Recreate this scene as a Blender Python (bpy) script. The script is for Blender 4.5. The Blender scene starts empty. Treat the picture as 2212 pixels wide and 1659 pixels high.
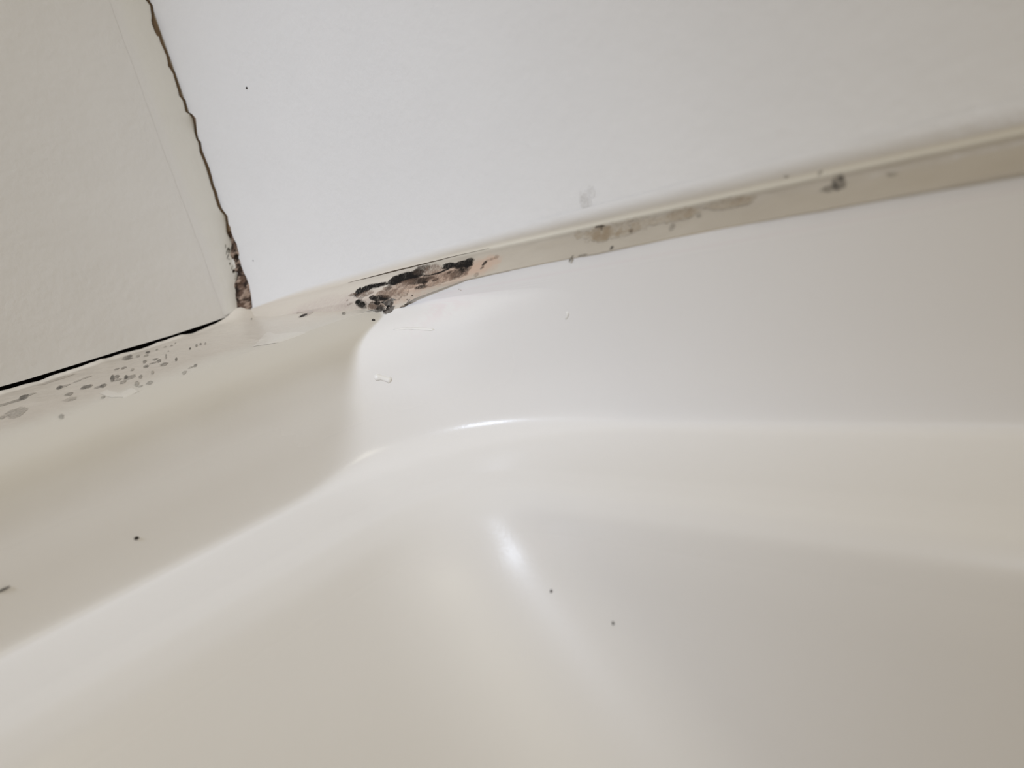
import bpy, bmesh, math
import numpy as np
from mathutils import Vector, Matrix

# ------------------------------------------------------------------ camera, world, lights, exposure
scene = bpy.context.scene
COL = scene.collection
CAM_R = [[-0.68362, 0.345224, -0.643027], [0.678169, -0.025139, -0.734476], [-0.269724, -0.938183, -0.216934]]
CAM_P = (0.133111, 0.288537, 0.011442)
cd = bpy.data.cameras.new('camera'); cam = bpy.data.objects.new('camera', cd); COL.objects.link(cam)
cd.sensor_fit = 'HORIZONTAL'; cd.sensor_width = 5.6; cd.lens = 5.6 * 1695 / 2212
cd.clip_start = 0.005; cd.clip_end = 20
cd.dof.use_dof = True; cd.dof.focus_distance = 0.225; cd.dof.aperture_fstop = cd.lens / 2.0
M = Matrix([[r[0], -r[1], -r[2], p] for r, p in zip(CAM_R, CAM_P)] + [[0, 0, 0, 1]])
cam.matrix_world = M
scene.camera = cam

scene.view_settings.view_transform = 'Standard'; scene.view_settings.look = 'None'
scene.view_settings.exposure = 0.12; scene.view_settings.gamma = 1.0
scene.view_settings.use_curve_mapping = False

w = bpy.data.worlds.new('bathroom_air'); scene.world = w; w.use_nodes = True
bg = w.node_tree.nodes['Background']
bg.inputs[0].default_value = (0.60, 0.545, 0.42, 1); bg.inputs[1].default_value = 1.0

def aim(o, target):
    d = Vector(target) - o.location
    o.rotation_euler = d.to_track_quat('-Z', 'Y').to_euler()
def area(name, loc, target, power, color, sx, sy, spread=180):
    l = bpy.data.lights.new(name, 'AREA'); l.shape = 'RECTANGLE'; l.size = sx; l.size_y = sy
    l.energy = power; l.color = color; l.spread = math.radians(spread)
    o = bpy.data.objects.new(name, l); COL.objects.link(o); o.location = loc; aim(o, target); return o
def spot(name, loc, target, power, color, angle, blend, radius, scale=(1, 1)):
    l = bpy.data.lights.new(name, 'SPOT'); l.energy = power; l.color = color
    l.spot_size = math.radians(angle); l.spot_blend = blend; l.shadow_soft_size = radius
    o = bpy.data.objects.new(name, l); COL.objects.link(o); o.location = loc; aim(o, target)
    o.scale = (scale[0], scale[1], 1); return o
bg.inputs[0].default_value = (.265, .212, .140, 1); bg.inputs[1].default_value = 1.0
area('overhead_fill', (0.5, 1.4, 1.9), (0.1, 0.2, 0), 9.0, (1.0, .96, .80), .7, .7)  # added unseen overhead light, fitted to brighten upward faces
spot('key_spot', (0.82, 0.15, 0.62), (0.0, 0.078, -0.015), 22.5, (.73, .82, 1.0), 26, 1.0, 0.09)  # added unseen spot; its narrow cone imitates a phone's shadow on the right


# ------------------------------------------------------------------ traced data, world millimetres
CRACK_L = [(-5.69,118.24),(-4.26,113.57),(-5.05,111.66),(-4.43,108.68),(-3.26,105.57),(-3.34,102.23),(-3.67,101.25),(-4.26,101.06),(-3.99,98.99),(-4.32,96.24),(-4.38,93.65),(-3.81,90.77),(-4.54,88.60),(-4.36,85.34),(-4.29,81.90),(-3.91,80.29),(-4.78,78.54),(-4.12,74.46),(-5.35,73.48),(-6.18,71.87),(-4.87,66.82),(-4.56,64.50),(-4.97,63.42),(-4.28,60.64),(-4.23,57.92),(-4.49,53.76),(-4.25,50.70),(-3.83,47.66),(-4.06,44.84),(-3.72,42.46),(-3.65,39.33),(-4.14,37.65),(-5.26,35.65),(-4.45,32.63),(-4.08,31.65),(-3.63,29.97),(-3.99,27.40),(-4.58,24.93),(-2.92,22.82),(-2.08,20.87),(-2.65,18.56),(-2.60,16.68),(-1.88,14.78),(-1.90,12.78),(0.12,10.78),(0.74,8.41),(1.69,5.40),(2.64,2.38),(3.28,0.19)]
CRACK_R = [(2.30,117.56),(-0.66,113.97),(0.99,111.48),(-0.30,108.94),(-2.78,106.62),(-2.57,103.18),(-1.95,101.99),(-0.63,101.39),(-1.19,99.48),(-0.48,96.50),(-0.35,93.86),(-1.53,91.30),(0.04,88.69),(-0.33,85.52),(-0.45,82.09),(-1.47,80.73),(0.62,78.47),(-0.71,74.68),(1.88,73.13),(3.61,71.17),(0.74,66.74),(0.03,64.55),(1.27,63.23),(-0.11,60.68),(0.30,57.86),(0.98,53.59),(0.61,50.58),(-0.12,47.63),(0.52,44.72),(-0.05,42.41),(0.03,39.25),(1.20,37.46),(3.03,35.38),(1.81,32.46),(2.63,31.27),(2.08,29.61),(2.42,27.11),(3.67,24.64),(3.17,22.27),(2.34,20.29),(1.93,18.24),(2.86,16.27),(3.36,14.20),(4.72,12.11),(5.53,9.59),(5.68,7.16),(5.71,4.07),(5.56,1.02),(4.59,-1.91)]
STRIP = [(4.09,118.60),(2.09,104.59),(0.87,84.69),(2.26,69.59),(1.21,58.39),(1.28,40.08),(3.31,19.07),(5.64,7.48)]
GAP_T = [(85.13,0.59),(77.90,0.27),(70.43,0.19),(58.37,0.09),(46.62,0.08),(30.40,-0.28),(16.90,-0.13),(9.80,0.02),(5.36,-0.32),(3.12,0.01)]
GAP_B = [(85.59,-0.26),(83.10,-0.64),(78.94,-0.62),(75.14,-1.07),(70.98,-0.76),(66.57,-0.81),(61.12,-0.71),(55.31,-0.43),(51.65,-0.94),(47.51,-0.76),(41.64,-1.38),(35.16,-0.87),(26.65,-1.01),(22.32,-1.69),(17.64,-1.22),(12.86,-0.73),(6.70,-0.36)]
SPOTS_L =[(84.99,25.34,-1.04,0.28,-0.88,-3.87,0.75),(83.25,23.93,-1.81,0.47,-0.45,-1.93,0.25),(89.48,26.79,-3.48,0.96,-0.51,-2.41,0.40),(93.30,55.30,-1.90,0.81,-1.45,-6.99,0.35),(90.96,87.75,-0.42,0.14,-0.57,-2.19,0.50),(76.28,29.60,-0.67,0.18,-0.86,-3.27,0.75),(75.06,29.92,-1.20,0.42,-0.51,-1.91,0.40),(74.87,51.67,-1.12,0.46,-0.88,-3.11,0.75),(80.60,55.94,-0.75,0.32,-0.77,-2.94,0.50),(82.89,65.58,-1.17,0.43,-0.74,-2.72,0.25),(73.30,61.07,-0.67,0.22,-0.91,-2.98,0.70),(74.25,60.18,-0.82,0.31,-0.50,-1.68,0.40),(67.80,51.41,-0.46,0.18,-2.02,-6.46,0.80),(66.35,50.92,-0.47,0.18,-1.01,-3.19,0.60),(68.78,58.59,-0.85,0.33,-0.76,-2.39,0.40),(60.38,32.13,-0.63,0.25,-0.70,-2.21,0.50),(59.43,35.77,-0.63,0.25,-0.71,-2.17,0.50),(60.82,47.31,-0.43,0.15,-0.67,-2.01,0.35),(66.44,58.74,-0.40,0.16,-1.20,-3.66,0.80),(66.52,62.34,-1.14,0.40,-1.04,-3.06,0.50),(66.03,69.12,-0.39,0.15,-0.98,-2.78,0.55),(70.18,67.64,-0.66,0.24,-0.69,-2.08,0.45),(70.41,78.54,-0.42,0.18,-1.18,-3.40,0.40),(71.70,84.76,-0.46,0.18,-0.42,-1.19,0.40),(69.20,84.36,-0.62,0.25,-0.73,-2.01,0.40),(49.78,9.88,-1.29,0.24,-1.18,-3.21,0.55),(48.29,8.51,-0.53,0.06,-1.21,-3.26,0.50),(50.83,14.63,-1.00,0.24,-0.77,-2.25,0.60),(44.00,13.62,-0.60,0.11,-1.09,-2.99,0.85),(47.15,20.62,-0.64,0.15,-0.80,-2.19,0.40),(48.08,15.63,-0.58,0.13,-0.80,-2.26,0.40),(53.60,37.55,-0.45,0.17,-1.30,-3.69,0.60),(58.10,51.33,-0.60,0.23,-0.69,-1.96,0.65),(51.61,41.12,-0.57,0.24,-0.91,-2.49,0.60),(53.69,49.72,-0.49,0.21,-1.11,-3.02,0.60),(55.22,49.11,-0.92,0.36,-0.60,-1.66,0.40),(56.24,60.30,-0.85,0.26,-1.02,-2.72,0.50),(48.99,42.94,-0.26,0.08,-2.18,-5.78,0.40),(41.16,14.09,-0.34,0.07,-0.87,-2.31,0.60),(38.03,13.38,-0.45,0.10,-0.65,-1.67,0.35),(36.79,15.97,-0.37,0.10,-0.78,-1.97,0.40),(34.47,13.81,-0.30,0.08,-0.67,-1.66,0.45),(42.92,28.96,-0.21,0.07,-0.58,-1.47,0.50),(52.13,59.02,-0.30,0.12,-1.11,-2.84,0.70),(41.54,43.52,-0.27,0.09,-1.03,-2.52,0.80),(38.27,40.75,-0.30,0.12,-1.56,-3.72,0.55),(36.85,40.64,-0.28,0.09,-1.27,-3.00,0.60),(36.58,43.70,-0.30,0.12,-1.10,-2.55,0.50),(56.17,81.99,-0.40,0.13,-0.74,-1.74,0.60),(57.55,82.21,-0.56,0.20,-0.45,-1.08,0.30),(61.30,87.08,-0.48,0.20,-0.82,-2.01,0.35),(62.37,67.81,-0.34,0.12,-1.05,-2.86,0.30),(79.60,81.01,-0.41,0.13,-0.50,-1.61,0.45),(76.81,82.43,-0.36,0.13,-0.39,-1.21,0.35),(71.50,7.71,-4.10,0.54,-0.44,-1.54,0.25),(71.03,93.97,-0.47,0.12,-0.58,-1.39,0.22),(6.30,15.55,-0.25,0.07,-1.08,-2.13,0.75),(96.80,56.51,-0.49,0.21,-0.43,-2.23,0.40),(71.30,29.50,-0.93,0.26,-0.47,-1.64,0.25),(68.11,28.42,-1.27,0.33,-0.41,-1.39,0.25)]
SPOTS_D =[(4.79,97.01,-0.45,0.60,0.94,1.12,0.95),(6.65,99.39,-0.81,0.92,1.29,1.51,0.68),(4.03,98.99,-0.19,0.22,0.54,0.64,0.50),(3.75,101.89,-0.11,0.11,0.22,0.25,0.70),(11.61,100.61,-0.18,0.18,0.49,0.58,0.92),(8.67,81.56,0.18,1.17,1.38,2.12,0.55)]
SPOTS_R =[(83.48,-1.56,2.43,0.19,-0.06,0.87,0.95),(87.93,-0.94,3.13,0.36,-0.14,0.68,0.97),(93.24,-0.68,3.41,0.07,0.05,0.47,0.97),(96.67,-0.76,1.85,-0.04,0.07,0.29,0.90),(88.46,-2.13,2.34,-0.03,0.12,0.48,0.60),(85.43,-2.47,2.37,-0.08,0.14,0.44,0.55),(102.89,-0.34,3.20,0.32,-0.13,0.91,0.95),(107.38,-0.05,3.79,0.07,0.10,1.01,0.97),(112.05,0.18,3.34,0.13,0.03,0.89,0.90),(103.25,-1.03,2.12,-0.04,0.09,0.41,0.95),(109.82,-0.79,2.72,0.06,0.05,0.50,0.90),(112.72,-0.53,2.66,-0.00,0.05,0.36,0.95),(114.79,0.85,2.95,0.05,0.08,0.89,0.72),(119.87,0.37,2.99,-0.07,0.19,0.97,0.58),(101.62,0.04,1.41,0.25,-0.24,0.59,0.90),(126.57,0.35,1.95,-0.09,0.17,0.72,0.96),(128.65,0.16,1.17,-0.09,0.15,0.47,0.85),(131.67,0.13,2.04,-0.01,0.07,0.59,0.96),(135.11,0.51,1.56,-0.04,0.09,0.51,0.97),(135.02,-0.34,1.42,-0.03,0.09,0.55,0.95),(132.63,-0.39,2.60,0.06,0.02,0.37,0.90),(136.20,-0.31,0.49,-0.07,0.22,0.50,0.90),(121.85,-0.90,2.19,0.05,0.01,0.17,0.95),(124.86,-0.60,1.84,0.16,-0.02,0.17,0.95),(117.00,-0.78,1.91,-0.14,0.05,0.14,0.85),(110.17,-1.46,3.05,0.01,0.08,0.50,0.62),(113.52,-1.67,2.64,-0.05,0.12,0.60,0.68),(116.79,-1.88,2.24,-0.13,0.19,0.59,0.78),(117.94,-2.23,1.18,-0.15,0.26,0.54,0.97),(119.91,-1.56,1.41,-0.10,0.08,0.23,0.80),(122.47,-2.29,1.09,-0.02,0.05,0.27,0.85),(115.21,-1.68,4.87,0.02,0.10,0.67,0.66),(107.22,-1.73,3.80,0.09,0.06,0.61,0.55),(122.79,-1.63,4.03,0.10,0.04,0.54,0.60),(128.16,-1.54,2.40,0.06,0.04,0.60,0.55),(121.15,-3.03,3.76,0.03,0.07,0.51,0.45),(104.92,-3.38,3.17,0.09,0.07,0.74,0.42),(97.03,-2.89,2.22,-0.03,0.13,0.55,0.50),(99.38,-2.73,4.00,0.11,0.07,0.63,0.40),(126.09,-2.65,2.74,0.14,0.01,0.46,0.38),(132.45,-2.11,1.75,0.05,0.04,0.63,0.50),(116.75,-3.31,2.26,-0.07,0.08,0.32,0.75),(110.98,-2.61,2.32,-0.15,0.14,0.40,0.50),(127.67,-1.28,0.88,0.18,-0.10,0.25,0.70),(131.40,-1.77,2.05,0.05,0.06,0.84,0.72),(134.06,-1.16,1.73,0.04,0.04,0.65,0.78),(129.27,-2.47,0.89,-0.01,0.08,0.47,0.60),(129.52,-1.91,1.19,-0.02,0.05,0.30,0.60),(135.04,-2.26,0.55,-0.07,0.16,0.36,0.60),(126.56,-2.32,0.88,-0.11,0.16,0.34,0.40),(99.82,-1.91,1.40,-0.17,0.28,0.51,0.70),(97.59,-1.86,0.89,-0.11,0.14,0.25,0.60),(93.13,-3.67,1.59,-0.26,0.30,0.41,0.90),(96.70,-4.18,3.47,-0.17,0.24,0.68,0.90),(99.20,-4.46,2.20,0.07,0.07,0.63,0.80),(101.96,-3.46,2.88,0.26,-0.05,0.62,0.50),(108.18,-3.97,2.06,-0.02,0.15,0.71,0.38),(104.96,-4.67,1.69,-0.19,0.32,0.61,0.20),(86.17,-4.73,2.21,-0.85,1.08,0.77,0.80),(84.94,-4.02,1.08,-0.12,0.27,0.47,0.90),(87.00,-5.04,1.33,-0.14,0.37,0.65,0.85),(94.10,-6.13,3.14,-0.76,0.79,0.83,0.72),(96.07,-7.44,2.07,-0.45,0.79,0.90,0.75),(92.03,-6.36,1.68,-0.59,0.95,0.75,0.60),(95.11,-5.34,1.45,-0.15,0.25,0.46,0.85),(99.64,-7.80,0.67,0.55,-0.35,0.13,0.50),(100.02,-8.50,0.56,-0.06,0.22,0.42,0.65),(106.92,-7.46,0.91,0.04,0.02,0.17,0.55),(112.45,-5.15,0.39,-0.04,0.06,0.12,0.85),(109.63,-5.94,0.33,-0.04,0.05,0.10,0.80),(132.01,-5.75,0.23,-0.03,0.05,0.11,0.40),(78.17,-3.06,0.40,-0.04,0.11,0.18,0.50),(80.05,-4.19,1.25,0.11,-0.01,0.18,0.35),(80.02,-1.75,1.86,0.04,0.04,0.27,0.60),(141.38,-0.85,0.63,0.31,-0.25,0.23,0.88),(140.86,-1.72,0.53,0.11,-0.08,0.21,0.65),(139.32,-3.01,0.67,-0.09,0.15,0.36,0.40),(143.58,-0.24,1.34,0.03,0.01,0.18,0.35),(145.59,0.02,0.64,-0.09,0.14,0.35,0.40)]
STAINS_R =[(47.18,-5.28,2.72,-0.25,0.73,1.07,0.80,'k'),(50.00,-4.90,4.73,-0.45,1.02,1.51,0.35,'p'),(72.30,-6.87,1.31,-0.13,0.35,0.57,0.60,'k'),(59.90,-5.84,1.13,-0.11,0.38,0.59,0.40,'k'),(179.41,0.20,2.67,-0.45,0.37,1.13,0.50,'b'),(178.05,0.03,0.99,-0.16,0.19,0.57,0.60,'b'),(180.79,0.47,0.73,-0.12,0.24,0.75,0.55,'b'),(181.12,-0.48,0.72,-0.12,0.24,0.75,0.60,'b'),(179.23,1.63,1.13,-0.07,0.02,0.17,0.95,'k'),(179.48,1.19,0.18,-0.03,0.12,0.38,0.80,'k'),(179.38,-0.70,1.47,-0.24,0.15,0.48,0.60,'b'),(184.28,-0.42,0.47,-0.08,0.23,0.74,0.50,'b'),(187.53,-0.58,0.46,-0.08,0.08,0.28,0.75,'k'),(188.55,0.01,0.90,-0.16,0.19,0.64,0.30,'b'),(185.13,-0.47,2.14,0.09,-0.01,0.19,0.40,'b'),(172.72,0.91,1.16,-0.19,0.23,0.68,0.30,'b'),(175.10,0.72,0.63,-0.11,0.13,0.39,0.35,'b'),(183.23,-3.01,0.36,-0.06,0.09,0.28,0.80,'k'),(175.23,-3.29,1.05,-0.02,0.02,0.15,0.60,'k'),(171.72,-3.60,0.22,-0.10,0.46,0.52,0.50,'k'),(183.51,0.30,7.08,-0.03,0.06,1.33,0.22,'b'),(199.77,0.51,2.69,0.06,-0.02,0.97,0.38,'b'),(197.54,0.28,4.71,0.12,-0.02,0.71,0.25,'b'),(201.32,-0.05,0.60,-0.11,0.11,0.43,0.40,'b'),(209.98,0.60,4.17,-0.03,0.00,0.75,0.28,'b'),(212.79,0.39,1.82,-0.01,-0.00,0.58,0.30,'b'),(197.84,-1.42,0.52,-0.09,0.14,0.53,0.30,'k'),(203.71,-0.49,0.49,-0.09,0.07,0.25,0.35,'k'),(230.83,-0.24,1.04,-0.22,0.14,0.73,0.45,'k'),(231.06,0.62,0.37,-0.08,0.05,0.29,0.50,'k'),(229.44,-0.56,1.37,0.07,-0.04,0.45,0.38,'k'),(230.68,0.25,0.74,-0.16,0.19,1.02,0.25,'k'),(227.50,2.17,0.38,-0.08,0.06,0.30,0.35,'k'),(221.25,2.83,0.41,-0.09,0.05,0.23,0.35,'k'),(239.26,-0.43,0.81,-0.18,0.05,0.28,0.25,'k'),(141.37,-1.25,4.75,0.01,0.19,1.82,0.65,'o'),(114.64,-2.33,18.70,0.69,0.10,1.63,0.50,'o'),(131.11,-1.66,8.16,0.21,0.11,1.65,0.50,'o'),(105.57,-5.00,12.89,0.71,0.06,1.56,0.40,'o'),(143.26,-0.93,3.36,0.31,-0.12,1.12,0.30,'o'),(125.99,-2.23,13.84,0.38,0.15,2.05,0.40,'o'),(101.22,-4.51,15.33,0.50,0.28,2.63,0.22,'o'),(61.97,-4.01,19.40,0.53,0.42,2.67,0.28,'p'),(84.21,-4.06,9.96,0.29,0.25,1.94,0.30,'p')]
SMEARS = [[(41.05,84.75),(36.26,78.70),(28.59,68.23),(26.18,66.61),(27.53,71.79),(28.81,76.44),(27.95,81.79),(27.39,91.47),(31.28,93.87),(33.83,92.11),(37.10,90.64),(39.21,88.28)],[(21.31,94.98),(18.19,95.21),(14.86,97.16),(16.98,97.83),(19.86,97.49)],[(78.03,72.40),(75.44,71.45),(76.32,84.83),(72.67,81.73),(73.92,90.21),(77.75,91.56),(79.32,86.58)]]
FLAP = [(-2.84,22.09),(-3.00,21.51),(-1.95,20.51),(-1.95,19.25),(-2.55,18.29),(-2.70,17.44),(-1.93,15.65),(-1.94,13.65),(-2.08,11.98),(-1.39,12.71),(-1.26,14.92),(-1.37,17.23),(-1.49,19.55),(-1.93,21.23)]
SPOTS_V =[(-0.63,25.04,-0.18,-0.04,-0.23,0.61,0.75),(-0.41,23.03,-0.14,-0.07,-0.56,0.87,0.80),(-0.16,21.28,-0.12,-0.08,-0.68,0.81,0.80),(-1.43,23.56,-0.41,-0.28,-0.24,0.28,0.85),(-1.41,24.21,-0.40,-0.10,-0.06,0.17,0.70),(-1.12,22.73,-0.30,-0.07,-0.11,0.28,0.80),(-3.24,24.68,-0.36,-0.08,-0.11,0.29,0.80),(-3.49,26.43,-0.18,-0.10,-0.28,0.39,0.60),(-3.66,24.32,-0.20,-0.05,-0.09,0.24,0.60),(-0.17,20.24,-0.23,-0.06,-0.08,0.21,0.80),(0.08,18.49,-0.20,-0.05,-0.14,0.38,0.85),(-0.32,15.52,-0.35,-0.16,-0.32,0.53,0.95),(-0.14,16.87,-0.16,-0.11,-0.51,0.60,0.45),(-0.48,13.39,-0.29,-0.20,-0.69,0.80,0.25),(-3.25,26.88,-0.27,0.07,0.02,0.09,0.50),(-0.01,11.42,-0.47,-0.22,-0.80,1.34,0.20)]
# ------------------------------------------------------------------ helpers
def hashn(ix, iy, seed):
    n = (ix.astype(np.int64) * 374761393 + iy.astype(np.int64) * 668265263 + seed * 974711) & 0xFFFFFFFF
    n = ((n ^ (n >> 13)) * 1274126177) & 0xFFFFFFFF
    return ((n ^ (n >> 16)) & 0xFFFF) / 65535.0
def vnoise(x, y, seed=0):
    x = np.asarray(x, float); y = np.asarray(y, float)
    ix = np.floor(x); iy = np.floor(y); fx = x - ix; fy = y - iy
    fx = fx * fx * (3 - 2 * fx); fy = fy * fy * (3 - 2 * fy)
    a = hashn(ix, iy, seed); b = hashn(ix + 1, iy, seed); c = hashn(ix, iy + 1, seed); d = hashn(ix + 1, iy + 1, seed)
    return (a * (1 - fx) + b * fx) * (1 - fy) + (c * (1 - fx) + d * fx) * fy
def fbm(x, y, seed=0, octv=4):
    s = 0; a = 0.5; t = 0
    for k in range(octv):
        s = s + a * vnoise(np.asarray(x) * 2 ** k, np.asarray(y) * 2 ** k, seed + k * 17); t += a; a *= 0.55
    return s / t
def sstep(a, b, x):
    t = np.clip((np.asarray(x, float) - a) / (b - a), 0, 1); return t * t * (3 - 2 * t)
def lerp(a, b, t): return a + (b - a) * t
def rgb(r, g, b): return np.array([r, g, b], float)

def gauss(A, sig):
    """smooth rows of A along axis 0, sigma (in rows) may vary per row"""
    n = len(A); out = np.empty_like(A)
    for i in range(n):
        s = max(sig[i], 1e-3); h = int(3 * s) + 1
        j = np.arange(i - h, i + h + 1); wt = np.exp(-0.5 * ((j - i) / s) ** 2); wt /= wt.sum()
        jc = np.clip(j, 0, n - 1)
        out[i] = (A[jc] * wt[:, None]).sum(0)
    return out

def mesh_obj(name, verts, faces, mat, parent=None, cols=None, smooth=True):
    me = bpy.data.meshes.new(name)
    me.from_pydata([tuple(map(float, v)) for v in verts], [], [tuple(int(i) for i in f) for f in faces])
    me.materials.append(mat)
    if smooth: me.polygons.foreach_set('use_smooth', [True] * len(me.polygons))
    if cols is not None:
        at = me.color_attributes.new('surface_colour', 'FLOAT_COLOR', 'POINT')
        c = np.ones((len(verts), 4), np.float32); c[:, :np.shape(cols)[1]] = cols
        at.data.foreach_set('color', c.ravel())
    me.update()
    o = bpy.data.objects.new(name, me); COL.objects.link(o)
    if parent: o.parent = parent
    return o
def grid_faces(n, m, flip=False):
    i = np.arange(n - 1)[:, None] * m + np.arange(m - 1)[None, :]; i = i.ravel()
    f = np.stack([i, i + 1, i + m + 1, i + m], 1)
    return f[:, ::-1] if flip else f
def tag(o, label=None, cat=None, group=None, kind=None):
    if label: o['label'] = label
    if cat: o['category'] = cat
    if group: o['group'] = group
    if kind: o['kind'] = kind
    return o

def material(name, base, rough, spec=0.5, attr=False, bump=None, mottle=0.0, mottle_scale=60, coat=0.0, rough_attr=False):
    m = bpy.data.materials.new(name); m.use_nodes = True; nt = m.node_tree; N = nt.nodes; L = nt.links
    b = N['Principled BSDF']; b.inputs['Roughness'].default_value = rough
    b.inputs['Specular IOR Level'].default_value = spec
    if coat: b.inputs['Coat Weight'].default_value = coat; b.inputs['Coat Roughness'].default_value = 0.08
    tc = N.new('ShaderNodeTexCoord')
    if attr:
        a = N.new('ShaderNodeAttribute'); a.attribute_name = 'surface_colour'; src = a.outputs['Color']
        if rough_attr: L.new(a.outputs['Alpha'], b.inputs['Roughness'])
    else:
        r = N.new('ShaderNodeRGB'); r.outputs[0].default_value = (*base, 1); src = r.outputs[0]
    if mottle:
        nz = N.new('ShaderNodeTexNoise'); nz.inputs['Scale'].default_value = mottle_scale; nz.inputs['Detail'].default_value = 4
        L.new(tc.outputs['Object'], nz.inputs['Vector'])
        mr = N.new('ShaderNodeMapRange'); mr.inputs['From Min'].default_value = 0.3; mr.inputs['From Max'].default_value = 0.7
        mr.inputs['To Min'].default_value = 1 - mottle; mr.inputs['To Max'].default_value = 1 + mottle
        L.new(nz.outputs['Fac'], mr.inputs['Value'])
        mx = N.new('ShaderNodeVectorMath'); mx.operation = 'SCALE'
        L.new(src, mx.inputs[0]); L.new(mr.outputs[0], mx.inputs['Scale']); src = mx.outputs[0]
    L.new(src, b.inputs['Base Color'])
    if bump:
        prev = None
        for sc, dist, det in bump:
            nb = N.new('ShaderNodeTexNoise'); nb.inputs['Scale'].default_value = sc; nb.inputs['Detail'].default_value = det
            L.new(tc.outputs['Object'], nb.inputs['Vector'])
            bp = N.new('ShaderNodeBump'); bp.inputs['Strength'].default_value = 1.0; bp.inputs['Distance'].default_value = dist
            L.new(nb.outputs['Fac'], bp.inputs['Height'])
            if prev: L.new(prev.outputs['Normal'], bp.inputs['Normal'])
            prev = bp
        L.new(prev.outputs['Normal'], b.inputs['Normal'])
    return m

C_WALL = rgb(0.80, 0.79, 0.775)
C_TUB = rgb(0.82, 0.80, 0.775)
C_CAULK = rgb(0.74, 0.69, 0.60)
m_wall = material('painted_wall_panel', C_WALL, 0.42, 0.4, bump=[(420, 0.00013, 3), (60, 0.0003, 2)], mottle=0.012, mottle_scale=25)
m_tub = material('glossy_acrylic', C_TUB, 0.30, 0.4, attr=True, rough_attr=True, bump=[(1300, 0.000022, 2)], mottle=0.006, mottle_scale=30)
m_caulk = material('aged_caulk', C_CAULK, 0.36, 0.45, attr=True, bump=[(700, 0.00006, 3)])
m_mould = material('mould_growth', (0.05, 0.05, 0.045), 0.9, 0.05, attr=True, bump=[(2500, 0.00008, 3)])
m_cavity = material('dark_cavity', (0.012, 0.010, 0.009), 0.9, 0.1, mottle=0.3, mottle_scale=300)
m_fresh = material('peeled_white_caulk', (0.86, 0.84, 0.80), 0.4, 0.5, bump=[(600, 0.00006, 2)])
m_dirt = material('dirt_particle', (0.045, 0.040, 0.035), 0.8, 0.2, mottle=0.3, mottle_scale=900)
m_floor = material('vinyl_floor', (0.45, 0.42, 0.38), 0.5, mottle=0.1, mottle_scale=12)

def rx(z): z = np.asarray(z, float); return np.where(z < 0, 0.0, -0.0052 * (1 - np.exp(-np.maximum(z, 0) / 0.02)))
LK = np.array([[0.0, -.0012], [.004, -.0024], [.01, -.0032], [.03, -.0044], [.06, -.0053], [.09, -.0068], [.096, -.0078], [.100, -.0091], [.104, -.0108], [.1065, -.0135], [.1090, -.0190], [.1118, -.0295], [.1136, -.0400], [.1142, -.0428]])
def Lz(y): return np.interp(y, LK[:, 0], LK[:, 1])

# ------------------------------------------------------------------ structure: walls, floor
def sheet(name, outline, to3d, thick, back_dir, mat):
    """a flat panel cut along a 2-D outline, with real thickness"""
    n = len(outline); f = [to3d(*p) for p in outline]; bk = [tuple(np.array(p) + np.array(back_dir) * thick) for p in f]
    faces = [tuple(range(n))] + [tuple(range(2 * n - 1, n - 1, -1))]
    faces += [(i, i + n, (i + 1) % n + n, (i + 1) % n) for i in range(n)]
    o = mesh_obj(name, f + bk, faces, mat, smooth=False)
    bm = bmesh.new(); bm.from_mesh(o.data); bmesh.ops.triangulate(bm, faces=[q for q in bm.faces if len(q.verts) > 4])
    bmesh.ops.recalc_face_normals(bm, faces=bm.faces); bm.to_mesh(o.data); bm.free()
    return o
cl = np.array(CRACK_L) / 1000; cr = np.array(CRACK_R) / 1000; gt = np.array(GAP_T) / 1000; gb = np.array(GAP_B) / 1000
WT = 1.3
# left wall panel: bottom edge follows the open joint, it stops short of the corner where the corner caulk begins
out = [(1.6, WT), (1.6, 0.0006)] + [tuple(p) for p in gt] + [(0.006, 0.012), (0.006, WT)]
wl = sheet('wall_left', out, lambda x, z: (x, 0.0, z), 0.012, (0, -1, 0), m_wall); tag(wl, kind='structure')
# right wall panel: ruled surface, slightly out of plumb at its foot
zs = np.unique(np.concatenate([np.linspace(-.002, .03, 40), cr[:, 1][cr[:, 1] > 0], np.linspace(.03, .12, 40), np.linspace(.12, WT, 12)]))
o_ = np.argsort(cr[:, 1]); yedge = np.interp(zs, cr[o_, 1], cr[o_, 0]); yedge[zs > .1175] = .001
V = []; NY = 5
for z, ye in zip(zs, yedge):
    for y in (ye, ye + .01, .1, .4, 2.0): V.append((float(rx(z)), y, z))
nf = len(zs)
V += [(v[0] - .012, v[1], v[2]) for v in V]
F = [tuple(f) for f in grid_faces(nf, NY)] + [tuple(f + nf * NY) for f in grid_faces(nf, NY, True)]
for i in range(nf - 1):
    a = i * NY; b = (i + 1) * NY; F.append((a, b, b + nf * NY, a + nf * NY)); a += NY - 1; b += NY - 1; F.append((b, a, a + nf * NY, b + nf * NY))
wr = mesh_obj('wall_right', V, F, m_wall, smooth=False); tag(wr, kind='structure')
fl = mesh_obj('floor', [(-.02, -.02, -.36), (1.6, -.02, -.36), (1.6, 2, -.36), (-.02, 2, -.36), (-.02, -.02, -.38), (1.6, -.02, -.38), (1.6, 2, -.38), (-.02, 2, -.38)],
              [(0, 1, 2, 3), (7, 6, 5, 4), (0, 4, 5, 1), (1, 5, 6, 2), (2, 6, 7, 3), (3, 7, 4, 0)], m_floor, smooth=False); tag(fl, kind='structure')

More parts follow.
